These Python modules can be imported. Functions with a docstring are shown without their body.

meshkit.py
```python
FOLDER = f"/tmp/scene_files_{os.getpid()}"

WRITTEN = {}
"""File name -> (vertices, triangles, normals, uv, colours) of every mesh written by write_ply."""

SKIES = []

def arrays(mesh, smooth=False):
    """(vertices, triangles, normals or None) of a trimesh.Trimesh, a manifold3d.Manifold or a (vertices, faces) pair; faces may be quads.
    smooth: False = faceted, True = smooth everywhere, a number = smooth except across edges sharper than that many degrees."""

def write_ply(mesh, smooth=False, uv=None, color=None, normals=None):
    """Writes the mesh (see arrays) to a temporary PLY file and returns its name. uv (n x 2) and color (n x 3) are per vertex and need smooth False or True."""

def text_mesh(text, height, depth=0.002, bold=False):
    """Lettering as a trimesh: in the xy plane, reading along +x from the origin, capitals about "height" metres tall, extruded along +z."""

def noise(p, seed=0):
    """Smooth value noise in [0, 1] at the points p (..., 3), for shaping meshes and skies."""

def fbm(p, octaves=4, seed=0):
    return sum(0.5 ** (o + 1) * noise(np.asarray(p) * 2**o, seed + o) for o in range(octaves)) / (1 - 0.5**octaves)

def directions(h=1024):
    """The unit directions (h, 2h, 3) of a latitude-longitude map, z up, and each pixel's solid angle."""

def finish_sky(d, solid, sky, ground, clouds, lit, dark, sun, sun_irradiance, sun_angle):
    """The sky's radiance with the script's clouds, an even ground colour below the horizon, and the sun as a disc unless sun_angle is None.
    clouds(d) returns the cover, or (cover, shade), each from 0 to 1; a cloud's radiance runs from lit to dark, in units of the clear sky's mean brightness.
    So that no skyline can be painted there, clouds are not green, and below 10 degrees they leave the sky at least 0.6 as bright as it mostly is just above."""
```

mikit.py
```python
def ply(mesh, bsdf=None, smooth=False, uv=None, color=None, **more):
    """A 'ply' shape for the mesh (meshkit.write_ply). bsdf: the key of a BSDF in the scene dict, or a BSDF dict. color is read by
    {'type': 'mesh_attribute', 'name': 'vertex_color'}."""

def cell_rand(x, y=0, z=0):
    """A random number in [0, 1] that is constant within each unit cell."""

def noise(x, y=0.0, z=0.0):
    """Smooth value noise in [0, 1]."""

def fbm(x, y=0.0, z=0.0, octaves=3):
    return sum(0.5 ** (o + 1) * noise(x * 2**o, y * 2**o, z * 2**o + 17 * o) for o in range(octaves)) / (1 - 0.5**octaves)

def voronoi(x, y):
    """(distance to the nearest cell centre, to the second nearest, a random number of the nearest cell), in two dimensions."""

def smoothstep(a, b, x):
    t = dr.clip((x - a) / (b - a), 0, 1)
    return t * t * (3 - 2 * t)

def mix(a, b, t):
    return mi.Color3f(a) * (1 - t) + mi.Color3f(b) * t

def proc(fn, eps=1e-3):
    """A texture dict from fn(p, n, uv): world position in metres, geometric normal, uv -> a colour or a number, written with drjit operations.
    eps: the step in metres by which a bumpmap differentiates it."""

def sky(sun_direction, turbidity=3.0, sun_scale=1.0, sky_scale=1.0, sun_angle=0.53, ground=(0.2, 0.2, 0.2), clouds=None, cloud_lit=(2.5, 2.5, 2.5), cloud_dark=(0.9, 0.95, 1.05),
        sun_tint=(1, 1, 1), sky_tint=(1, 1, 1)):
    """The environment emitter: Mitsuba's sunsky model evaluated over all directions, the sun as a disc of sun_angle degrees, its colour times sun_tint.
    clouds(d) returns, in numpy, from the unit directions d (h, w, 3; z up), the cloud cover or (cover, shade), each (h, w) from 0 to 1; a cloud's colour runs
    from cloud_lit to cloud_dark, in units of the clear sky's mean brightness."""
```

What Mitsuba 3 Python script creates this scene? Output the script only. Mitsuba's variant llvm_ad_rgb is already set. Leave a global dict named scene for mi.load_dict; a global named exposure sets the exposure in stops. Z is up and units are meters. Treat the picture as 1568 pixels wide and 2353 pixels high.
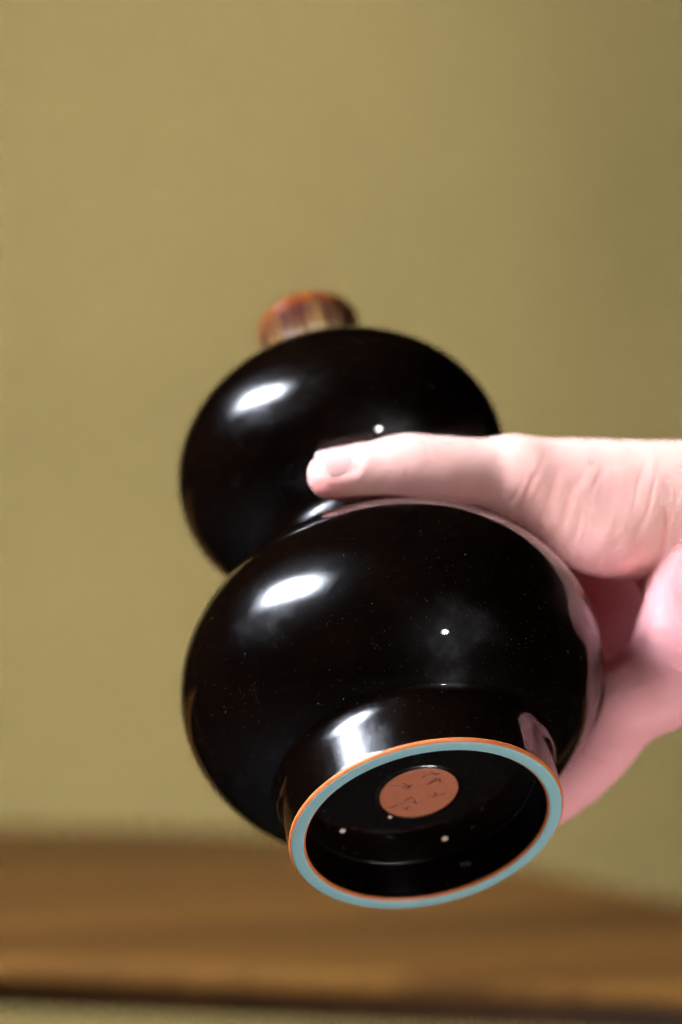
import math
import numpy as np, trimesh, mitsuba as mi, drjit as dr
import mikit, meshkit
from mikit import proc, noise, fbm, smoothstep, mix
T = mi.ScalarTransform4f
scene, labels = {}, {}

# ------------------------------------------------------------------ camera, lamp, exposure
CAM_Z = 0.95                                   # lens height above the floor (m)
FOV_V = 2 * math.degrees(math.atan(3613 / 2 / 8531.0))
scene['camera'] = {'type': 'thinlens', 'fov': FOV_V, 'fov_axis': 'y', 'aperture_radius': 0.0084, 'focus_distance': 0.606,
                   'near_clip': 0.02, 'far_clip': 60.0,
                   'to_world': T().look_at(origin=[0, 0, CAM_Z], target=[0, 1, CAM_Z], up=[0, 0, 1])}
exposure = 0.0
LAMP_C = np.array([-0.90, 0.27, CAM_Z + 0.73])  # centre of the softbox cloth
LAMP_AIM = np.array([0.0, 0.645, CAM_Z + 0.0])
LAMP_W, LAMP_H = 1.12, 0.70
LAMP_POWER = 92.0
FILL_C = np.array([0.31, 0.26, CAM_Z - 0.54])  # added low fill lamp, out of view, brightens the foot and hand
FILL_AIM = np.array([0.02, 0.64, CAM_Z - 0.03])
FILL_W, FILL_POWER = 0.20, 22.0
FLASH_C = np.array([0.34, 0.06, CAM_Z - 0.03])   # small bare lamp beside the camera, on the right
FLASH_W, FLASH_POWER = 0.009, 9000.0

def ref(k): return {'type': 'ref', 'id': k}
def rgb(*c): return {'type': 'rgb', 'value': list(c)}
def MM(p): return np.asarray(p, float) * 1e-3 + np.array([0, 0, CAM_Z])   # camera-frame millimetres -> world metres

def add(key, mesh, bsdf, smooth=True, label=None, cat=None, kind=None, group=None, **kw):
    base, n = key, 0
    while key in scene:
        n += 1; key = f'{base}_{n:03d}'
    scene[key] = mikit.ply(mesh, bsdf, smooth=smooth, **kw)
    d = {}
    if label: d['label'] = label
    if cat: d['category'] = cat
    if kind: d['kind'] = kind
    if group: d['group'] = group
    if d: labels[key] = d
    return key

# ------------------------------------------------------------------ vase frame (mm, camera frame)
F = np.array([22.165, 620.0, -81.362])
A = np.array([-0.16845, 0.67342, 0.71982]); A /= np.linalg.norm(A)
V = -(np.array([0, 1.0, 0]) - A[1] * A); V /= np.linalg.norm(V)
U = np.cross(A, V)
T1, A1, B1 = 48.7, 57.5, 42.0
T2, A2, B2 = 129.1, 48.3, 34.5
FW, AW = MM(F), A.copy()
def local(p):
    """drjit: (along the axis, radius, angle) in millimetres of a world point, in the vase's frame"""
    x, y, z = (p.x - FW[0]) * 1e3, (p.y - FW[1]) * 1e3, (p.z - FW[2]) * 1e3
    t = x * AW[0] + y * AW[1] + z * AW[2]
    a = x * U[0] + y * U[1] + z * U[2]
    b = x * V[0] + y * V[1] + z * V[2]
    return t, a, b

# ------------------------------------------------------------------ materials
def softfall(p, n, uv):
    x, y = uv.x * 2 - 1, uv.y * 2 - 1
    r = dr.power(dr.power(dr.abs(x) * 1.08, 2.6) + dr.power(dr.abs(y) * 1.3, 2.6), 1 / 2.6)
    e = dr.exp(-dr.power(r / 0.46, 2.0))
    k = 2.3 * e
    return mi.Color3f(0.91, 0.98, 1.14) * (k * LAMP_POWER)

def glaze_color(p, n, uv):
    t, a, b = local(p)
    ang = dr.atan2(b, a)
    base = mi.Color3f(0.0020, 0.0010, 0.0008) + mi.Color3f(0.0065, 0.0026, 0.0010) * fbm(p.x * 60, p.y * 60, p.z * 60)
    # tiny crystals in the glaze
    for c, thr, r0, col in ((0.00062, 0.52, 0.07, (0.28, 0.27, 0.27)), (0.0017, 0.86, 0.045, (0.5, 0.48, 0.44)), (0.0040, 0.88, 0.026, (0.6, 0.45, 0.16))):
        q = p / c
        i = dr.floor(q)
        h = [mikit.cell_rand(i.x + s, i.y, i.z) for s in (0, 51, 97)]
        d = dr.sqrt(dr.square(q.x - i.x - 0.3 - 0.4 * h[0]) + dr.square(q.y - i.y - 0.3 - 0.4 * h[1]) + dr.square(q.z - i.z - 0.3 - 0.4 * h[2]))
        on = (mikit.cell_rand(i.x + 7, i.y + 3, i.z + 1) > thr) & (d < r0 * (0.6 + 1.2 * h[1]))
        base = dr.select(on, mi.Color3f(*col), base)
    # the mouth's pale glaze runs over the shoulder with a wavy edge
    w = smoothstep(0, 1, (t - 153.8 - 2.0 * noise(ang * 2.2 + 9) - 2.4 * dr.power(noise(ang * 5.0 + 3), 3)) / 1.0 + 0.5)
    return mix(base, mi.Color3f(0.15, 0.13, 0.09), w)

def haze_w(p, n, uv):
    s = fbm(p.x * 70 + 3, p.y * 70, p.z * 70)
    f = noise(p.x * 900, p.y * 250, p.z * 500)
    return dr.clip(0.05 + 0.33 * smoothstep(0.45, 0.75, s) * (0.4 + 0.9 * f), 0, 1)

def neck_color(p, n, uv):
    t, a, b = local(p)
    ang = dr.atan2(b, a)
    k = smoothstep(166, 189, t)
    st = noise(ang * 9.0 + 1.3, t * 0.03) * 0.5 + noise(ang * 21 + 4, t * 0.05) * 0.5
    drip = 0.95 * smoothstep(0.41, 0.63, st + 0.20 * (1 - k) - 0.14 * k)
    dark = mix(mi.Color3f(0.085, 0.062, 0.050), mi.Color3f(0.045, 0.014, 0.011), smoothstep(0.15, 0.6, k))
    pale = mix(mi.Color3f(0.36, 0.32, 0.18), mi.Color3f(0.27, 0.14, 0.035), smoothstep(0.2, 0.75, k))
    grey = mi.Color3f(0.09, 0.09, 0.078)
    c = mix(dark, mix(pale, grey, smoothstep(0.5, 0.66, noise(ang * 3 + 20, t * 0.04)) * (1 - k)), drip)
    rim = smoothstep(187.4, 190.0, t + 1.8 * noise(ang * 4 + 2) - 0.5)
    return mix(c, mix(mi.Color3f(0.15, 0.028, 0.005), mi.Color3f(0.24, 0.065, 0.009), drip), rim)

def ring_color(p, n, uv):
    s = fbm(p.x * 260, p.y * 260, p.z * 260)
    return mix(mi.Color3f(0.205, 0.37, 0.375), mi.Color3f(0.235, 0.40, 0.402), s)

def clay_edge_color(p, n, uv):
    s = fbm(p.x * 420, p.y * 420, p.z * 420)
    return mix(mi.Color3f(0.44, 0.105, 0.024), mi.Color3f(0.58, 0.165, 0.045), s)

def seal_color(p, n, uv):
    t, a, b = local(p)
    stroke_shade = smoothstep(11.72, 11.95, t) * smoothstep(9.7, 9.2, dr.sqrt(a * a + b * b))       # groove shade painted dark into the strokes
    r = dr.sqrt(a * a + b * b)
    s = fbm(r * 1.9 + noise(a * .3, b * .3) * 1.2, a * .12, b * .12)
    g = fbm(a * 1.1, b * 1.1, 3.0)
    return mix(mi.Color3f(0.31, 0.080, 0.035), mi.Color3f(0.41, 0.130, 0.063), 0.6 * s + 0.4 * g) * (1 - 0.6 * stroke_shade)

scene['lamp_cloth'] = {'type': 'diffuse', 'reflectance': rgb(0.8, 0.8, 0.8)}
scene['black_nylon'] = {'type': 'twosided', 'b': {'type': 'principled', 'base_color': rgb(0.02, 0.02, 0.02), 'roughness': 0.6}}
scene['black_glaze'] = {'type': 'twosided', 'b': {'type': 'blendbsdf', 'weight': proc(haze_w),
    'a': {'type': 'roughplastic', 'diffuse_reflectance': proc(glaze_color), 'alpha': 0.006, 'int_ior': 1.56, 'nonlinear': True},
    'b': {'type': 'roughplastic', 'diffuse_reflectance': proc(glaze_color), 'alpha': 0.16, 'int_ior': 1.56, 'nonlinear': True}}}
scene['mouth_glaze'] = {'type': 'twosided', 'b': {'type': 'roughplastic', 'diffuse_reflectance': proc(neck_color), 'alpha': 0.015, 'int_ior': 1.55}}
scene['celadon_ring'] = {'type': 'twosided', 'b': {'type': 'principled', 'base_color': proc(ring_color), 'roughness': 0.5, 'specular': 0.35}}
def grain(p, n, uv): return fbm(p.x * 1500, p.y * 1500, p.z * 1500)
scene['orange_clay'] = {'type': 'twosided', 'b': {'type': 'bumpmap', 't': proc(grain, 2e-4), 'scale': 0.00012,
    'b': {'type': 'principled', 'base_color': proc(clay_edge_color), 'roughness': 0.38, 'specular': 0.5}}}
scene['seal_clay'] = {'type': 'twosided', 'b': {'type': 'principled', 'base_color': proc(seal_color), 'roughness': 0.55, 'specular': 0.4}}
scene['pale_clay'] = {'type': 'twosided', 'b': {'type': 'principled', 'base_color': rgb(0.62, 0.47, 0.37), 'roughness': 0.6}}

def skin_bump(p, n, uv):
    q = p * 1e3
    return 0.5 * fbm(q.x * 2.2, q.y * 2.2, q.z * 2.2) + 0.5 * noise(q.x * 1.3 + q.z * .4, q.y * .6, q.z * 0.5)
scene['skin'] = {'type': 'twosided', 'b': {'type': 'bumpmap', 't': proc(skin_bump, 1.5e-4), 'scale': 0.00011,
    'b': {'type': 'principled', 'base_color': {'type': 'mesh_attribute', 'name': 'vertex_color'}, 'roughness': 0.5, 'specular': 0.28}}}
scene['skin'] = {'type': 'blendbsdf', 'weight': 0.05, 'a': scene['skin'], 'b': {'type': 'principledthin', 'base_color': rgb(0.95, 0.46, 0.40), 'roughness': 0.9, 'spec_trans': 0.0, 'diff_trans': 1.6, 'eta': 1.01}}
scene['nail'] = {'type': 'twosided', 'b': {'type': 'principled', 'base_color': {'type': 'mesh_attribute', 'name': 'vertex_color'}, 'roughness': 0.28, 'specular': 0.5}}

def cloth_color(p, n, uv):
    big = fbm(p.x * 1.6 + 5, p.z * 1.2, 2.0)
    th = noise(p.x * 900, p.z * 900)
    return mix(mi.Color3f(0.375, 0.272, 0.094), mi.Color3f(0.45, 0.322, 0.110), smoothstep(0.25, 0.75, big)) * (0.94 + 0.12 * th)
scene['khaki_cloth'] = {'type': 'twosided', 'b': {'type': 'principled', 'base_color': proc(cloth_color), 'roughness': 0.9, 'specular': 0.05}}
def wood_color(p, n, uv):
    x, y = p.x + 0.25 * p.y, p.y - 0.25 * p.x
    g = smoothstep(0.02, 0.98, fbm(x * 1.6, y * 24 + 1.5 * fbm(x * 3, y * 6), 1.0, octaves=4))
    f = noise(x * 14, y * 320)
    c = mix(mi.Color3f(0.052, 0.0185, 0.0035), mi.Color3f(0.140, 0.056, 0.0105), g)
    return c * (0.82 + 0.3 * f)
scene['brown_wood'] = {'type': 'twosided', 'b': {'type': 'principled', 'base_color': proc(wood_color), 'roughness': 0.5, 'specular': 0.2}}
def pale_wood_color(p, n, uv): return wood_color(p, n, uv) * mi.Color3f(1.2, 1.3, 1.2)
scene['pale_wood'] = {'type': 'twosided', 'b': {'type': 'principled', 'base_color': proc(pale_wood_color), 'roughness': 0.55, 'specular': 0.1}}
def dark_wood_color(p, n, uv): return wood_color(p, n, uv) * 1.0
scene['dark_floor'] = {'type': 'twosided', 'b': {'type': 'principled', 'base_color': rgb(0.014, 0.011, 0.010), 'roughness': 0.6}}
scene['dark_wood'] = {'type': 'twosided', 'b': {'type': 'principled', 'base_color': proc(dark_wood_color), 'roughness': 0.5}}

# ------------------------------------------------------------------ setting: backdrop, floor, table
def sheet(fn, nu, nv):
    u, v = np.meshgrid(np.linspace(0, 1, nu), np.linspace(0, 1, nv), indexing='ij')
    P = np.stack(fn(u, v), -1).reshape(-1, 3)
    i = np.arange(nu * nv).reshape(nu, nv)
    f = np.stack([i[:-1, :-1], i[1:, :-1], i[1:, 1:], i[:-1, 1:]], -1).reshape(-1, 4)
    return trimesh.Trimesh(P, np.vstack([f[:, [0, 1, 2]], f[:, [0, 2, 3]]]), process=False)

def backdrop(u, v):
    x, z = -2.2 + 2.95 * u, 0.004 + 1.62 * v
    lean = x + 0.16 * (z - 1.1)
    y = 2.25 + 0.003 * np.sin(lean * 7.0 + 0.6) + 0.0015 * np.sin(lean * 17 + 1.1 + 0.9 * z) + 0.42 * x * x + 0.06 * 0.35 * meshkit.fbm(np.stack([lean * 2.4, z * 1.1, z * 0 + 4], -1), 3)
    return x, y, z
add('backdrop', sheet(backdrop, 260, 90), 'khaki_cloth', kind='structure', label='plain khaki cloth backdrop hanging in soft folds behind the table')
add('floor', sheet(lambda u, v: (-2.6 + 5.2 * u, -1.2 + 3.46 * v, 0 * u), 3, 3), 'dark_floor', kind='structure', label='dark floor below the table')

TOP = CAM_Z - 0.20
def ontable(px, py):                      # where a sight line (1568-wide picture) meets the table plane, used once to lay out its curved outline
    y = 0.20 * 5556 / (py - 1176.5)
    return np.array([(px - 784) / 5556 * y, y])
back = [(-0.95, 1.60)] + [tuple(ontable(*q)) for q in ((0, 1893), (330, 1897), (650, 1912), (1000, 1952), (1300, 2008), (1568, 2068))] + [(0.33, 1.17), (0.46, 1.06)]
fl, fr = ontable(0, 2205), ontable(1568, 2265)
fd = (fr - fl) / np.linalg.norm(fr - fl); fn2 = np.array([-fd[1], fd[0]])        # along the front edge; away from the lens
fa, fb = fl - fd * 0.80, fr + fd * 0.34
front = [tuple(fb + fn2 * 0.021), tuple(fa + fn2 * 0.021)]
from shapely.geometry import Polygon
outline = Polygon(back + front).buffer(0.02).buffer(-0.02)
def slab(poly, z0, z1, r=0.004):
    """a board with rounded edges"""
    layers = [(-r, z0), (-r * .3, z0 + r * .3), (0, z0 + r), (0, z1 - r), (-r * .3, z1 - r * .3), (-r, z1)]
    rings, n = [], 240
    for off, z in layers:
        q = poly.buffer(off)
        L = np.array([q.exterior.interpolate(s, normalized=True).coords[0] for s in np.linspace(0, 1, n, endpoint=False)])
        c = np.array(poly.centroid.coords[0]); ang = np.arctan2(*(L - c).T[::-1]); L = np.roll(L, -int(np.argmin(ang)), 0)
        if np.cross(L[1] - L[0], L[5] - L[1]).sum() < 0: pass
        rings.append(np.c_[L, np.full(n, z)])
    v = np.vstack(rings + [[[*poly.centroid.coords[0], z0]], [[*poly.centroid.coords[0], z1]]])
    f, i = [], np.arange(n); j = (i + 1) % n
    for k in range(len(layers) - 1):
        f += [np.stack([k * n + i, k * n + j, (k + 1) * n + j], 1), np.stack([k * n + i, (k + 1) * n + j, (k + 1) * n + i], 1)]
    e = (len(layers) - 1) * n
    f += [np.stack([j, i, i * 0 + len(layers) * n], 1), np.stack([e + i, e + j, i * 0 + len(layers) * n + 1], 1)]
    m = trimesh.Trimesh(v, np.vstack(f), process=False); m.fix_normals(); return m
def bar(p0, p1, w, h):
    p0, p1 = np.array(p0, float), np.array(p1, float)
    L = np.linalg.norm(p1 - p0); m = trimesh.creation.box([L, w, h])
    x = (p1 - p0) / L; up = np.array([0, 0, 1.0]) if abs(x[2]) < .9 else np.array([0, 1.0, 0]); y = np.cross(up, x); y /= np.linalg.norm(y)
    M = np.eye(4); M[:3, 0], M[:3, 1], M[:3, 2], M[:3, 3] = x, y, np.cross(x, y), (p0 + p1) / 2
    m.apply_transform(M); return m
labels['table'] = {'label': 'blurred brown wooden table with a curved far edge behind the vase', 'category': 'table'}
add('table__top', slab(outline, TOP - 0.011, TOP - 0.0008), 'brown_wood', smooth=35)
rail = Polygon([tuple(fa), tuple(fb), tuple(fb + fn2 * 0.018), tuple(fa + fn2 * 0.018)])
add('table__front_rail', slab(rail, TOP - 0.0095, TOP, 0.003), 'pale_wood', smooth=35, label='lighter wooden strip along the table edge')
pa, pb_ = fa + fn2 * 0.05, fb + fn2 * 0.05
add('table__apron', bar((*pa, TOP - 0.0207), (*pb_, TOP - 0.0207), 0.02, 0.0190), 'dark_wood', smooth=False)
for x, y in ((-0.86, 1.34), (0.40, 1.05), (-0.86, 1.545), (0.27, 1.185)):
    add('table__leg', bar((x, y, 0.004), (x, y, TOP - 0.012), 0.04, 0.04), 'dark_wood', smooth=False)

# ------------------------------------------------------------------ lamps
def make_lamp(name, label, C, aim, w, h, depth, fn, roll=0.0):
    z = aim - C; z /= np.linalg.norm(z)
    x = np.cross([0, 0, 1.0], z); x /= np.linalg.norm(x); y = np.cross(z, x)
    x, y = x * math.cos(roll) + y * math.sin(roll), y * math.cos(roll) - x * math.sin(roll)
    P = lambda s, t, d=0.0: C + x * s * w / 2 + y * t * h / 2 + z * d
    labels[name] = {'label': label, 'category': 'lamp'}
    cs = ((-1, -1), (1, -1), (1, 1), (-1, 1))
    cloth = trimesh.Trimesh([P(*c) for c in cs], [[0, 1, 2], [0, 2, 3]], process=False)
    scene[name + '__diffuser'] = {**mikit.ply(cloth, 'lamp_cloth', uv=np.array([[0, 0], [1, 0], [1, 1], [0, 1.0]])), 'emitter': {'type': 'area', 'radiance': proc(fn)}}
    q = [P(s * 1.04, t * 1.03) for s, t in cs] + [C - z * depth + x * s * .05 + y * t * .05 for s, t in cs]
    add(name + '__shell', trimesh.Trimesh(q, [[0, 4, 5], [0, 5, 1], [1, 5, 6], [1, 6, 2], [2, 6, 7], [2, 7, 3], [3, 7, 4], [3, 4, 0], [4, 7, 6], [4, 6, 5]], process=False), 'black_nylon', smooth=False)
    p = C - z * (depth + 0.02)
    low = min(0.45, p[2] - 0.02)
    add(name + '__pole', bar((p[0], p[1], low * .55), (p[0], p[1], p[2]), 0.03, 0.03), 'black_nylon', smooth=False)
    for k in range(3):
        an = k * 2.094 + 0.4
        add(name + '__leg', bar((p[0], p[1], low), (p[0] + low * math.cos(an), p[1] + low * math.sin(an), 0.012), 0.02, 0.02), 'black_nylon', smooth=False)
def fillfall(p, n, uv):
    r = dr.sqrt(dr.square(uv.x * 2 - 1) + dr.square(uv.y * 2 - 1))
    return mi.Color3f(1.0, 0.97, 0.97) * (FILL_POWER * (0.3 + 1.3 * dr.exp(-dr.square(r / 0.8))))
make_lamp('softbox', 'large white faced softbox on a black stand, high on the left', LAMP_C, LAMP_AIM, LAMP_W, LAMP_H, 0.42, softfall, math.radians(-18))
make_lamp('added_fill_lamp', 'added unseen fill lamp, small and square, low in front of the table, aimed up', FILL_C, FILL_AIM, FILL_W, FILL_W, 0.10, fillfall)
make_lamp('camera_light', 'tiny bright lamp on a black stand beside the camera', FLASH_C, FILL_AIM, FLASH_W, FLASH_W, 0.05, lambda p, n, uv: mi.Color3f(1.0, 0.99, 1.0) * (FLASH_POWER * (0.1 + 1.5 * dr.exp(-(dr.square(uv.x * 2 - 1) + dr.square(uv.y * 2 - 1)) / 0.5))))

# ------------------------------------------------------------------ the vase
def bez(p0, p1, p2, p3, n):
    s = np.linspace(0, 1, n)[:, None]
    p0, p1, p2, p3 = map(np.array, (p0, p1, p2, p3))
    return (1 - s)**3 * p0 + 3 * s * (1 - s)**2 * p1 + 3 * s * s * (1 - s) * p2 + s**3 * p3
def ell(t0, a_, b_, e0, e1, n):
    e = np.radians(np.linspace(e0, e1, n)); return np.c_[t0 + b_ * np.sin(e), a_ * np.cos(e)]
def lathe(prof, n=256):
    """profile rows (t, r) in mm about the vase's axis -> world mesh"""
    prof = np.asarray(prof, float); th = np.linspace(0, 2 * np.pi, n, endpoint=False)
    P = F + prof[:, None, 0, None] * A + prof[:, None, 1, None] * (np.cos(th)[None, :, None] * U + np.sin(th)[None, :, None] * V)
    m = len(prof); i, j = np.meshgrid(np.arange(m - 1), np.arange(n), indexing='ij')
    f = np.stack([i * n + j, i * n + (j + 1) % n, (i + 1) * n + (j + 1) % n, (i + 1) * n + j], -1).reshape(-1, 4)
    return trimesh.Trimesh(MM(P.reshape(-1, 3)), np.vstack([f[:, [0, 1, 2]], f[:, [0, 2, 3]]]), process=False)

E0, E1 = -48.3, 52.0                                  # where the lower bulb's ellipse begins and ends (degrees)
lo0, lo1 = ell(T1, A1, B1, E0, E1, 2)
la0 = np.array([B1 * math.cos(math.radians(E0)), -A1 * math.sin(math.radians(E0))]); la0 /= np.linalg.norm(la0)
la1 = np.array([B1 * math.cos(math.radians(E1)), -A1 * math.sin(math.radians(E1))]); la1 /= np.linalg.norm(la1)
G0, G1 = -50.0, 74.0
up0, up1 = ell(T2, A2, B2, G0, G1, 2)
ua0 = np.array([B2 * math.cos(math.radians(G0)), -A2 * math.sin(math.radians(G0))]); ua0 /= np.linalg.norm(ua0)
ua1 = np.array([B2 * math.cos(math.radians(G1)), -A2 * math.sin(math.radians(G1))]); ua1 /= np.linalg.norm(ua1)
outer = np.vstack([
    [[1.25, 35.7], [1.7, 35.78], [2.4, 35.80]],
    np.c_[np.linspace(2.4, 10.8, 10), np.linspace(35.80, 36.12, 10)][1:],
    bez((10.8, 36.12), (12.6, 36.15), (lo0 - la0 * 2.2), lo0, 14)[1:],
    ell(T1, A1, B1, E0, E1, 90)[1:],
    bez(lo1, lo1 + la1 * 9.0, (92.8, 24.6), (94.2, 24.6), 24)[1:],
    bez((94.2, 24.6), (95.6, 24.6), up0 - ua0 * 8.0, up0, 24)[1:],
    ell(T2, A2, B2, G0, G1, 80)[1:],
])
PROF = outer
def vase_R(t): return np.interp(t, PROF[:, 0], PROF[:, 1], left=35.9, right=12.0)
labels['gourd_vase'] = {'label': 'glossy black double gourd vase held upside with its foot towards the lens', 'category': 'vase'}
labels['gourd_vase']['label'] = 'glossy black double gourd vase tilted with its round foot towards the viewer'
shoulder = bez(up1, up1 + ua1 * 2.0, (162.6, 13.2), (164.6, 12.2), 8)[1:]
add('gourd_vase__body', lathe(np.vstack([outer, shoulder])), 'black_glaze')
add('gourd_vase__mouth', lathe(np.vstack([
    [[164.4, 12.35]], bez((165, 12.4), (169, 12.6), (175, 14.1), (182, 14.85), 20), bez((182, 14.85), (186, 15.2), (188.6, 15.4), (190.3, 15.8), 10)[1:],
    bez((190.3, 15.8), (192.6, 15.9), (192.6, 14.2), (190.8, 13.8), 10)[1:], bez((190.8, 13.8), (186, 13.2), (178, 11.4), (164.5, 9.6), 12)[1:]])), 'mouth_glaze', label='streaky brown and amber glazed flaring mouth')
hollow = np.vstack([[[1.15, 31.55], [2.0, 31.7], [3.0, 31.6], [11.3, 31.25]], bez((11.3, 31.25), (11.65, 31.2), (11.85, 31.0), (11.86, 30.6), 6)[1:],
                    [[11.88, 20.0], [11.88, 11.9]], bez((11.88, 11.9), (11.86, 11.3), (11.55, 11.0), (11.45, 10.8), 8)[1:], bez((11.45, 10.8), (11.42, 10.6), (11.5, 10.5), (11.7, 10.45), 6)[1:], [[12.6, 10.4]]])
add('gourd_vase__foot_hollow', lathe(hollow[::-1]), 'black_glaze', label='black glazed hollow inside the foot')
add('gourd_vase__foot_ring', lathe([(0.32, 32.1), (0.10, 32.35), (0.02, 32.8), (0.0, 34.0), (0.02, 34.8), (0.10, 35.1), (0.26, 35.3)][::-1]), 'celadon_ring', label='pale blue ring under the foot')
add('gourd_vase__clay_edge', lathe([(0.26, 35.3), (0.42, 35.58), (0.8, 35.88), (1.25, 35.9), (1.4, 35.6)][::-1]), 'orange_clay', label='thin orange clay line outside the blue ring')
add('gourd_vase__clay_edge', lathe([(1.4, 31.8), (1.15, 31.5), (0.8, 31.55), (0.5, 31.85), (0.32, 32.1)][::-1]), 'orange_clay', label='thin orange clay line inside the blue ring')

# the maker's mark: a bare clay disc with incised strokes
STROKES = [[(1.71, 6.46), (2.51, 6.87), (3.78, 6.66), (5.22, 6.16), (6.11, 6.35)], [(4.22, 7.57), (5.26, 6.51)], [(2.83, 4.37), (4.06, 3.88), (6.0, 3.84)], [(5.22, 4.51), (4.02, 3.53), (2.75, 2.93)], [(5.8, 3.92), (5.9, 2.67)], [(3.34, 3.32), (4.9, 3.65)],
           [(2.32, -2.08), (3.22, -2.63), (4.72, -2.85)], [(4.0, -1.64), (4.16, -2.63), (3.38, -3.13)], [(5.39, -2.75), (6.52, -2.75)],
           [(-6.53, 6.07), (-5.05, 5.12), (-3.23, 4.21), (-1.08, 4.2)], [(-1.96, 4.07), (-2.28, 3.28), (-2.94, 3.17), (-4.05, 3.8)], [(-3.36, 5.62), (-2.73, 4.74)],
           [(-8.0, -3.54), (-6.18, -2.96), (-4.25, -3.17), (-1.33, -4.16)], [(-4.38, -1.74), (-3.37, -1.55), (-2.44, -1.1), (-1.92, -1.75)], [(-1.7, -2.82), (-1.5, -4.09)], [(-3.67, -5.02), (-4.5, -5.81), (-4.95, -5.4)]]
def seg_d(P, a, b):
    a, b = np.array(a), np.array(b); d = b - a
    s = np.clip(((P - a) @ d) / (d @ d), 0, 1); return np.linalg.norm(P - a - s[:, None] * d, axis=1)
rr, tt = np.meshgrid(np.linspace(0.02, 10.42, 100), np.linspace(0, 2 * np.pi, 400, endpoint=False), indexing='ij')
S2 = np.c_[(rr * np.cos(tt)).ravel(), (rr * np.sin(tt)).ravel()]
dep = np.zeros(len(S2))
for st in STROKES:
    d = np.min([seg_d(S2, st[k], st[k + 1]) for k in range(len(st) - 1)], axis=0)
    dep = np.maximum(dep, 0.55 * np.clip(1 - d / 0.36, 0, 1)**0.7 - 0.14 * np.exp(-((d - 0.50) / 0.13)**2))
rad = np.hypot(*S2.T)
dep += 0.012 * np.sin(rad * 9) - 0.10 * np.exp(-(rad / 0.8)**2) + 0.05 * meshkit.fbm(np.c_[S2 * 0.6, S2[:, 0] * 0], 3) + 0.25 * np.clip((rad - 9.9) / .5, 0, 1)**2
P = F + (11.5 + dep)[:, None] * A + S2[:, :1] * U + S2[:, 1:] * V
i, j = np.meshgrid(np.arange(99), np.arange(400), indexing='ij')
f = np.stack([i * 400 + j, i * 400 + (j + 1) % 400, (i + 1) * 400 + (j + 1) % 400, (i + 1) * 400 + j], -1).reshape(-1, 4)
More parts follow.
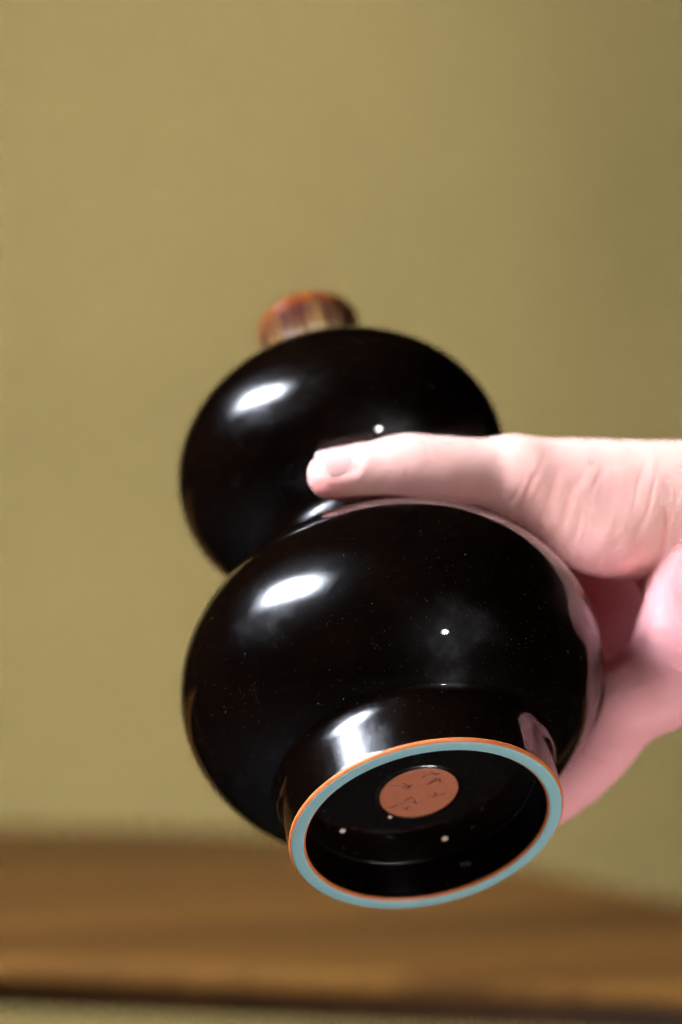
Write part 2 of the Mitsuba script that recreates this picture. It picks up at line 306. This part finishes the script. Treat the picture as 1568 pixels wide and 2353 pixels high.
add('gourd_vase__seal', trimesh.Trimesh(MM(P), np.vstack([f[:, [0, 1, 2]], f[:, [0, 2, 3]]]), process=False), 'seal_clay', label='round bare clay disc with incised signature strokes')
for a_, b_, k_ in ((-21.76, -8.85, 1.0), (4.05, -23.11, 1.0), (-8.75, -7.6, 0.72)):  # two spur marks, then a white bead painting in a glint
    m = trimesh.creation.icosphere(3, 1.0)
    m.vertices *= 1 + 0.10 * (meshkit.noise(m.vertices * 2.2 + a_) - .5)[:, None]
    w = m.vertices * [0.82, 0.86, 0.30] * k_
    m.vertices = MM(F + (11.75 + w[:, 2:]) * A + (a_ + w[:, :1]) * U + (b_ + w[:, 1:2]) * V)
    add('gourd_vase__spur_or_glint_mark', m, 'pale_clay', label='tiny pale spur mark in the black hollow' if k_ == 1 else 'tiny white bead standing in for a glint at the edge of the clay disc')
# ------------------------------------------------------------------ the hand
def net(D, lo, h):
    """surface nets: the zero surface of the grid D as a trimesh"""
    s = D.shape; ins = D < 0
    c = sum(ins[a:s[0] - 1 + a, b:s[1] - 1 + b, d:s[2] - 1 + d].astype(np.int8) for a in (0, 1) for b in (0, 1) for d in (0, 1))
    cell = np.argwhere((c > 0) & (c < 8)); idx = -np.ones((s[0] - 1, s[1] - 1, s[2] - 1), int); idx[tuple(cell.T)] = np.arange(len(cell))
    acc, cnt = np.zeros((len(cell), 3)), np.zeros(len(cell))
    for axn in range(3):
        o = [k for k in range(3) if k != axn]
        for b in (0, 1):
            for d in (0, 1):
                p = cell.copy(); p[:, o[0]] += b; p[:, o[1]] += d; q_ = p.copy(); q_[:, axn] += 1
                d0, d1 = D[tuple(p.T)], D[tuple(q_.T)]; on = (d0 < 0) != (d1 < 0)
                w = np.where(on, d0 / np.where(on, d0 - d1, 1), 0)
                pt = p.astype(float); pt[:, axn] += w
                acc[on] += pt[on]; cnt[on] += 1
    V_ = acc / cnt[:, None] * h + np.array(lo)
    F_ = []
    for axn in range(3):
        o = [(axn + 1) % 3, (axn + 2) % 3]
        sl0, sl1 = [slice(None)] * 3, [slice(None)] * 3
        sl0[axn], sl1[axn] = slice(0, -1), slice(1, None)
        e = np.argwhere(ins[tuple(sl0)] != ins[tuple(sl1)])
        e = e[(e[:, o[0]] > 0) & (e[:, o[1]] > 0) & (e[:, o[0]] < s[o[0]] - 1) & (e[:, o[1]] < s[o[1]] - 1)]
        flip = ins[tuple(e.T)]
        qd = []
        for b, d in ((-1, -1), (0, -1), (0, 0), (-1, 0)):
            p = e.copy(); p[:, o[0]] += b; p[:, o[1]] += d; qd.append(idx[tuple(p.T)])
        qd = np.stack(qd, 1); qd[~flip] = qd[~flip][:, ::-1]; F_.append(qd)
    F_ = np.vstack(F_); F_ = F_[(F_ >= 0).all(1)]
    return trimesh.Trimesh(V_, np.vstack([F_[:, [0, 1, 2]], F_[:, [0, 2, 3]]]), process=False)

def smin(a, b, k):
    h = np.clip(0.5 + 0.5 * (b - a) / k, 0, 1); return b + (a - b) * h - k * h * (1 - h)
def cap(P, a, b, ra, rb):
    a, b = np.asarray(a, np.float32), np.asarray(b, np.float32); d = b - a
    s = np.clip(((P - a) @ d) / (d @ d), 0, 1).astype(np.float32)
    return np.linalg.norm(P - a - s[:, None] * d, axis=1) - np.float32(ra) - np.float32(rb - ra) * s
from scipy.interpolate import PchipInterpolator
def chain(P, pts, n=3):
    """a limb: spheres strung on a smooth curve"""
    C = np.array([[*c, r] for c, r in pts])
    if len(C) > 2:
        s = np.r_[0, np.cumsum(np.linalg.norm(np.diff(C[:, :3], axis=0), axis=1))]
        C = PchipInterpolator(s, C)(np.linspace(0, s[-1], n * (len(C) - 1) + 1))
    out = None
    for a, b in zip(C[:-1], C[1:]):
        c = cap(P, a[:3], b[:3], a[3], b[3]); out = c if out is None else np.minimum(out, c)
    return out
def S(x, y, d):                           # mm from the 1568-wide picture and a depth; used for laying out the joints
    return np.array([(x - 784) / 5556 * d, d, -(y - 1176.5) / 5556 * d])
def wrap(t, phi, gap):                    # a point beside the vase: along the axis, angle from the right towards the far side
    p = math.radians(phi); r = vase_R(t) + gap
    return F + t * A + r * (math.cos(p) * U - math.sin(p) * V)

THUMB = [(S(764, 1097, 652), 6.3), (S(800, 1092, 653), 7.3), (S(860, 1084, 655), 8.2), (S(940, 1077, 659), 9.7), (S(1000, 1080, 661), 9.5), (S(1080, 1084, 665), 9.4), (S(1180, 1094, 671), 10.8)]
TIP = [(S(752, 1082, 651.5), 4.6), (S(820, 1076, 653), 6.0)]
THENAR = [(S(1180, 1094, 671), 10.8), (S(1330, 1122, 680), 14.2), (S(1480, 1150, 688), 17.2), (S(1700, 1172, 700), 20.0), (S(2000, 1190, 712), 22.0)]
THENAR2 = [(S(1215, 1128, 671), 8.8), (S(1310, 1188, 675), 11.0), (S(1390, 1228, 678), 12.0), (S(1452, 1226, 684), 13.0), (S(1540, 1190, 696), 13.0)]
FING = [dict(t=(88, 89, 90, 91), g=9.2, r=(9.8, 9.0, 8.2, 7.2), phi=(62, 80, 98, 112)),
        dict(t=(74, 73, 73, 74), g=9.6, r=(10, 9.3, 8.6, 7.6), phi=(58, 76, 92, 106)),
        dict(t=(57, 55, 55, 56), g=9.4, r=(10, 9.1, 8.3, 7.4), phi=(46, 66, 84, 98)),
        dict(t=(41, 39, 38, 38), g=8.5, r=(9.6, 8.9, 7.9, 6.9), phi=(20, 44, 62, 78))]
WRIST = [S(1990, 1200, 716), S(1990, 1330, 708)]
def finger_pts(q):
    out = []
    for s in np.linspace(0, 1, 10):
        t, ph, r = (np.interp(s * 3, range(4), q[k]) for k in ('t', 'phi', 'r'))
        out.append((wrap(t, ph, q['g'] + (1 - s) * 0.8), r))
    return out
FP = [finger_pts(q) for q in FING]
def hand_sdf(P):
    P = P.astype(np.float32)
    thumb = smin(chain(P, THUMB), chain(P, TIP), 3.0)
    th = smin(chain(P, THENAR), chain(P, THENAR2), 6)
    d = smin(thumb, th, 4)
    palm = None
    mcp = [fp[0][0] for fp in FP]
    for k in (0, 1, 2, 2.33, 2.67, 3):                           # metacarpals, the palm closed between them
        w = WRIST[0] + (WRIST[1] - WRIST[0]) * k / 3
        f_, c_ = int(k), min(int(k) + 1, 3); u_ = k - f_
        m0 = mcp[f_] * (1 - u_) + mcp[c_] * u_
        bow = np.array([np.interp(k, range(4), q) for q in ((0, 0, 2, 4), (30, 28, 26, 12), (0, -4, -8, 0))])
        c = chain(P, [(m0, 10.2), (m0 * .5 + w * .5 + bow, 12.5), (w, 15)])
        palm = c if palm is None else smin(palm, c, 9)
    hypo = chain(P, [(S(1522, 1588, 664), 10.5), (S(1600, 1482, 676), 17.0), (S(1760, 1365, 688), 20), (S(1990, 1300, 700), 22)])
    palm = smin(palm, hypo, 6)
    edge = chain(P, [(S(1552, 1318, 679), 7.5), (S(1540, 1400, 672), 7.0), (S(1536, 1490, 668), 7.5), (S(1530, 1572, 666), 9.0)])
    slab_ = chain(P, [(S(1630, 1325, 688), 17.0), (S(1650, 1410, 692), 18.0), (S(1640, 1480, 690), 18.0)])
    palm = smin(palm, smin(edge, slab_, 9), 5)
    palm = smin(palm, chain(P, [(S(1505, 1262, 688), 9.5), (S(1535, 1300, 688), 9.5), (S(1580, 1330, 690), 12.0)]), 6)
    arm = chain(P, [(S(1960, 1255, 712), 26), (S(2300, 1225, 720), 27), (S(2900, 1205, 735), 33)])
    palm = smin(palm, arm, 14)
    for fp in FP:
        palm = smin(palm, chain(P, fp, 1), 2.2)
    d = smin(d, palm, 3.2)
    # rest against the glaze instead of sinking into it
    L = P - F.astype(np.float32); t = L @ A.astype(np.float32)
    r = np.linalg.norm(L - t[:, None] * A.astype(np.float32), axis=1)
    tq = np.clip(t, 2, 162)
    R = vase_R(tq); sl = (vase_R(tq + .5) - vase_R(tq - .5))
    dv = (r - R) / np.sqrt(1 + sl * sl)
    dv = np.where(t > 163, np.hypot(np.maximum(r - 14, 0), t - 163) + 0.1, dv)
    d = -smin(-d, dv - 0.12, 1.0)
    return np.maximum(d, P[:, 0] - 222)

LO, HI, HS = (-22, 616, -140), (230, 784, 56), 1.2
axs = [np.arange(l, u_ + HS, HS, dtype=np.float32) for l, u_ in zip(LO, HI)]
X0 = np.stack(np.meshgrid(*[a[::4] for a in axs], indexing='ij'), -1)
D0 = hand_sdf(X0.reshape(-1, 3)).reshape(X0.shape[:3])
GI = np.stack(np.meshgrid(*[np.minimum(np.arange(len(a)) / 4, len(a[::4]) - 1) for a in axs], indexing='ij'), 0)
from scipy.ndimage import map_coordinates
DG = map_coordinates(D0, GI, order=1).astype(np.float32); del GI
near = np.argwhere(np.abs(DG) < 5.5)
DG[tuple(near.T)] = hand_sdf(near * HS + np.array(LO, np.float32))
hand = net(DG, LO, HS)
hand = max(hand.split(only_watertight=False), key=lambda m: len(m.faces))
trimesh.smoothing.filter_taubin(hand, iterations=8)
hv, hf = trimesh.remesh.subdivide(hand.vertices.copy(), hand.faces.copy())
cen = hv[hf].mean(1)
# the side towards the lens carries the fine creases: a finer mesh there
fn_ = np.cross(hv[hf[:, 1]] - hv[hf[:, 0]], hv[hf[:, 2]] - hv[hf[:, 0]])
pick = (cen[:, 0] < 108) & (fn_[:, 1] < 0.15 * np.linalg.norm(fn_, axis=1)) & (cen[:, 1] < 705)
hv, hf = trimesh.remesh.subdivide(hv, hf, face_index=np.flatnonzero(pick))
hm = trimesh.Trimesh(hv, hf, process=False)
hn = np.array(meshkit.arrays(hm, True)[2])

# thumb nail frame
TI, TC = S(757, 1093, 652), S(862, 1083, 655)
E1_ = (TI - TC) / np.linalg.norm(TI - TC)
N0 = np.array([-0.05, -0.62, 0.78]); N0 -= (N0 @ E1_) * E1_; N0 /= np.linalg.norm(N0)
E2_ = np.cross(N0, E1_)                                        # towards the lens side is -E2_ or +E2_
def nail_coords(P):
    q = P - S(838, 1086, 654.6)
    s = (q @ E1_) / 13.4; a, b = q @ N0, q @ E2_
    return s, np.arctan2(b, a) / math.radians(56), np.hypot(a, b)
disp = np.zeros(len(hv))
s_, w_, r_ = nail_coords(hv)
edge = np.maximum(np.abs(w_) - 1.0, np.maximum((0.03 + 0.27 * w_ * w_) - s_, (s_ - 1.15)) * 1.7)      # <0 under the nail
disp += np.where(s_ > -0.6, -0.22 * np.clip(-edge / 0.10, 0, 1) * (s_ < 1.1), 0)
disp += 0.05 * np.exp(-((edge - 0.14) / 0.12)**2) * (s_ < 0.93) * (s_ > -0.5) * (np.abs(w_) < 1.6)

# creases: polylines in the x-z plane (mm), on the side towards the lens
def XZ(pts, d): return [tuple(S(x, y, d)[[0, 2]]) for x, y in pts]
Q = hv[:, [0, 2]]; facing = np.clip((-hn[:, 1] + 0.35) / 0.6, 0, 1)
def crease(pts, d, w, dep, ridge=0.35):
    global disp
    pl = XZ(pts, d)
    box = (Q[:, 0] > min(p[0] for p in pl) - 5 * w) & (Q[:, 0] < max(p[0] for p in pl) + 5 * w) & (facing > 0) & (hv[:, 1] < d + 22)
    k = np.flatnonzero(box)
    dd, along = np.full(len(k), 1e9), np.zeros(len(k)); n = len(pl) - 1
    for i_ in range(n):
        a, b = np.array(pl[i_]), np.array(pl[i_ + 1]); v_ = b - a
        s = np.clip(((Q[k] - a) @ v_) / (v_ @ v_), 0, 1); e = np.linalg.norm(Q[k] - a - s[:, None] * v_, axis=1)
        along = np.where(e < dd, (i_ + s) / n, along); dd = np.minimum(dd, e)
    fade = np.clip(np.minimum(along, 1 - along) * 6, 0.12, 1)
    dsp = np.zeros(len(hv)); dsp[k] = fade * facing[k] * 0.24 * dep * (-np.exp(-(dd / w)**2) + ridge * np.exp(-((dd - 2.3 * w) / (1.3 * w))**2))
    disp += dsp
    return dsp
red = np.zeros(len(hv))
CR = [  # thumb knuckle
    ([(962, 1000), (975, 1018), (985, 1050), (992, 1080)], 652, .45, .34), ([(990, 1003), (1000, 1030), (1002, 1052)], 652, .35, .2), ([(1030, 999), (1040, 1030), (1043, 1062)], 652, .5, .22), ([(945, 1012), (955, 1040)], 652, .4, .12),
    ([(1046, 1092), (1052, 1115), (1050, 1152)], 655, .6, .32), ([(1085, 1005), (1092, 1050)], 655, .6, .12),
    # folds at the thumb's base
    ([(1252, 1035), (1228, 1090), (1205, 1140), (1192, 1195)], 668, .8, .32), ([(1222, 1060), (1198, 1110), (1180, 1160)], 666, .55, .2), ([(1290, 1060), (1262, 1130), (1240, 1200), (1234, 1240)], 668, .7, .28), ([(1155, 1095), (1150, 1150)], 664, .6, .25),
    ([(1325, 1080), (1300, 1160), (1290, 1230), (1294, 1290)], 668, .55, .25), ([(1372, 1085), (1350, 1170), (1340, 1260)], 668, .5, .18),
    # long creases towards the palm
    ([(1448, 1085), (1425, 1160), (1404, 1240)], 668, .4, .22), ([(1490, 1050), (1466, 1120), (1450, 1190), (1420, 1260)], 670, .45, .30), ([(1522, 1050), (1502, 1110), (1490, 1180), (1462, 1230)], 670, .5, .42), ([(1546, 1060), (1524, 1130)], 672, .4, .2),
    ([(1530, 1150), (1526, 1210), (1518, 1270), (1496, 1310), (1462, 1342)], 676, .8, .9), ([(1556, 1235), (1530, 1300), (1500, 1345)], 678, 1.0, .5),
    # palm lines
    ([(1470, 1420), (1510, 1412), (1568, 1404)], 655, .6, .28), ([(1500, 1468), (1540, 1478), (1580, 1476)], 650, .5, .3), ([(1490, 1520), (1540, 1545)], 650, .6, .15), ([(1520, 1440), (1575, 1450)], 650, .4, .15),
    # finger joint
    ([(1330, 1722), (1352, 1742), (1378, 1754), (1408, 1762)], 660, .9, .5), ([(1375, 1700), (1410, 1716), (1440, 1722)], 660, .8, .25)]
for c in CR:
    red += np.clip(-crease(*c) * 6.5, 0, 1)
# fine slanted wrinkles over the base of the thumb
x_, z_ = hv[:, 0], hv[:, 2]
s = x_ - 0.34 * z_ + 1.6 * (meshkit.fbm(np.c_[x_ * .09, z_ * .06, x_ * 0], 2, 3) - .5)
m = np.clip((x_ - 38) / 14, 0, 1) * np.clip((16 - z_) / 10, 0, 1) * np.clip((z_ + 24) / 6, 0, 1) * (hv[:, 1] < 700) * facing
wr = 0
for fq, am, sd in ((0.42, 0.14, 1), (0.95, 0.17, 2), (2.2, 0.10, 5)):
    nz = meshkit.noise(np.c_[s * fq, z_ * 0.055 * fq**.5, 0 * s + sd], sd)
    wr = wr - am * np.clip(1 - np.abs(2 * nz - 1) * 2.6, 0, 1)**1.5
amp = meshkit.fbm(np.c_[x_ * .07, z_ * .07, 0 * s + 9], 2, 4)
disp += wr * m * np.clip(amp * 2.2 - .45, 0.15, 1.1)
# skin grain on the rest, soft lumps everywhere
disp += 0.25 * (meshkit.fbm(hv * 0.12, 2, 6) - .5) + 0.05 * (meshkit.fbm(hv * 0.7, 2, 8) - .5)
HV = hv + hn * disp[:, None]

# skin colour (the skin's own, bar the painted palm patch): ruddy fingertip, creases and palm, paler back of the thumb
def blob(x, y, d, r): return np.exp(-(((hv - S(x, y, d)) / r)**2).sum(1))
base_c = np.array([0.84, 0.44, 0.375])
ruddy, pinkc, pale = np.array([0.72, 0.26, 0.22]), np.array([0.80, 0.335, 0.35]), np.array([0.84, 0.52, 0.41])
def lerpc(c, to, w): w = np.clip(w, 0, 1)[:, None]; return c * (1 - w) + to * w
mott = meshkit.fbm(hv * 0.16, 3, 11)
sk = np.tile(base_c, (len(hv), 1))
sk = lerpc(sk, pinkc, 0.9 * np.clip((-4 - z_) / 14, 0, 1))                              # palm side
sk = lerpc(sk, pinkc, 0.8 * blob(930, 1130, 660, 11) + 0.5 * blob(1060, 1130, 665, 10))
sk = lerpc(sk, pale, 0.8 * np.clip((z_ - 9) / 8, 0, 1) + 0.6 * blob(1520, 1110, 680, 16))
sk = lerpc(sk, ruddy, 0.85 * blob(735, 1120, 648, 5.5) + 0.5 * blob(790, 1140, 650, 6) + 0.35 * blob(1220, 1180, 670, 9) + 0.15 * blob(1545, 1300, 690, 12) + 0.3 * blob(1000, 1040, 655, 5))
sk = lerpc(sk, np.array([0.56, 0.215, 0.205]), 0.9 * blob(1560, 1410, 662, 20))  # palm patch painted darker and redder to tone down the lamp's hot spot
sk = lerpc(sk, ruddy, 0.18 * np.clip((mott - .45) * 3, 0, 1) * (z_ < 8))
sk = lerpc(sk, ruddy, 0.65 * np.clip(red, 0, 1))
sk = lerpc(sk, np.array([0.28, 0.12, 0.06]), 0.8 * np.exp(-((hv[:, 0] - S(1356, 1063, 668)[0])**2 + (hv[:, 2] - S(1356, 1063, 668)[2])**2) / 0.35) * facing)   # mole
labels_hand = 'bare hand reaching in from the right and gripping the black vase at its waist'
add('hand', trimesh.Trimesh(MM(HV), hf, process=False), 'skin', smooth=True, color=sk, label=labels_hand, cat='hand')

# the nail: a thin curved plate with a pale free edge
ns, nw = 40, 36
sg, wg = np.meshgrid(np.linspace(0, 1, ns), np.linspace(-1, 1, nw), indexing='ij')
ss = (0.02 + 0.26 * wg**2) + sg * (1.05 - 0.24 * wg**2 - 0.02 - 0.26 * wg**2)
RN = np.interp(ss, [0, .25, .6, .85, 1.1], [7.95, 8.0, 7.65, 7.2, 6.5]) - 0.45 * np.abs(wg)**3 - 0.5 * np.clip(0.12 - sg, 0, 1) / 0.12 * 0.6
an_ = wg * math.radians(56)
NP_ = S(838, 1086, 654.6) + ss[..., None] * 13.4 * E1_ + RN[..., None] * (np.cos(an_)[..., None] * N0 + np.sin(an_)[..., None] * E2_)
NB_ = NP_ - 0.45 * (np.cos(an_)[..., None] * N0 + np.sin(an_)[..., None] * E2_)
i, j = np.meshgrid(np.arange(ns - 1), np.arange(nw - 1), indexing='ij'); K = ns * nw
qf = np.stack([i * nw + j, i * nw + j + 1, (i + 1) * nw + j + 1, (i + 1) * nw + j], -1).reshape(-1, 4)
rim = [k for k in range(nw)] + [k * nw + nw - 1 for k in range(1, ns)] + [(ns - 1) * nw + k for k in range(nw - 2, -1, -1)] + [k * nw for k in range(ns - 2, 0, -1)]
rim = np.array(rim); rn = np.roll(rim, -1)
qq = np.vstack([qf, qf[:, ::-1] + K, np.stack([rim, rim + K, rn + K, rn], 1)])
free = np.clip((sg - 0.94) / 0.03, 0, 1).ravel()[:, None]; lun = np.clip(1 - np.hypot((ss - 0.02) / .26, wg / .55), 0, 1).ravel()[:, None]
nc = np.array([0.70, 0.385, 0.34]) * (1 - free) + np.array([0.66, 0.54, 0.42]) * free
nc = nc * (1 - .6 * np.clip(lun * 3, 0, 1)) + np.array([0.66, 0.44, 0.40]) * .6 * np.clip(lun * 3, 0, 1)
nm = trimesh.Trimesh(MM(np.vstack([NP_.reshape(-1, 3), NB_.reshape(-1, 3)])), np.vstack([qq[:, [0, 1, 2]], qq[:, [0, 2, 3]]]), process=False)
add('hand__thumb_nail', nm, 'nail', smooth=True, color=np.vstack([nc, nc]))
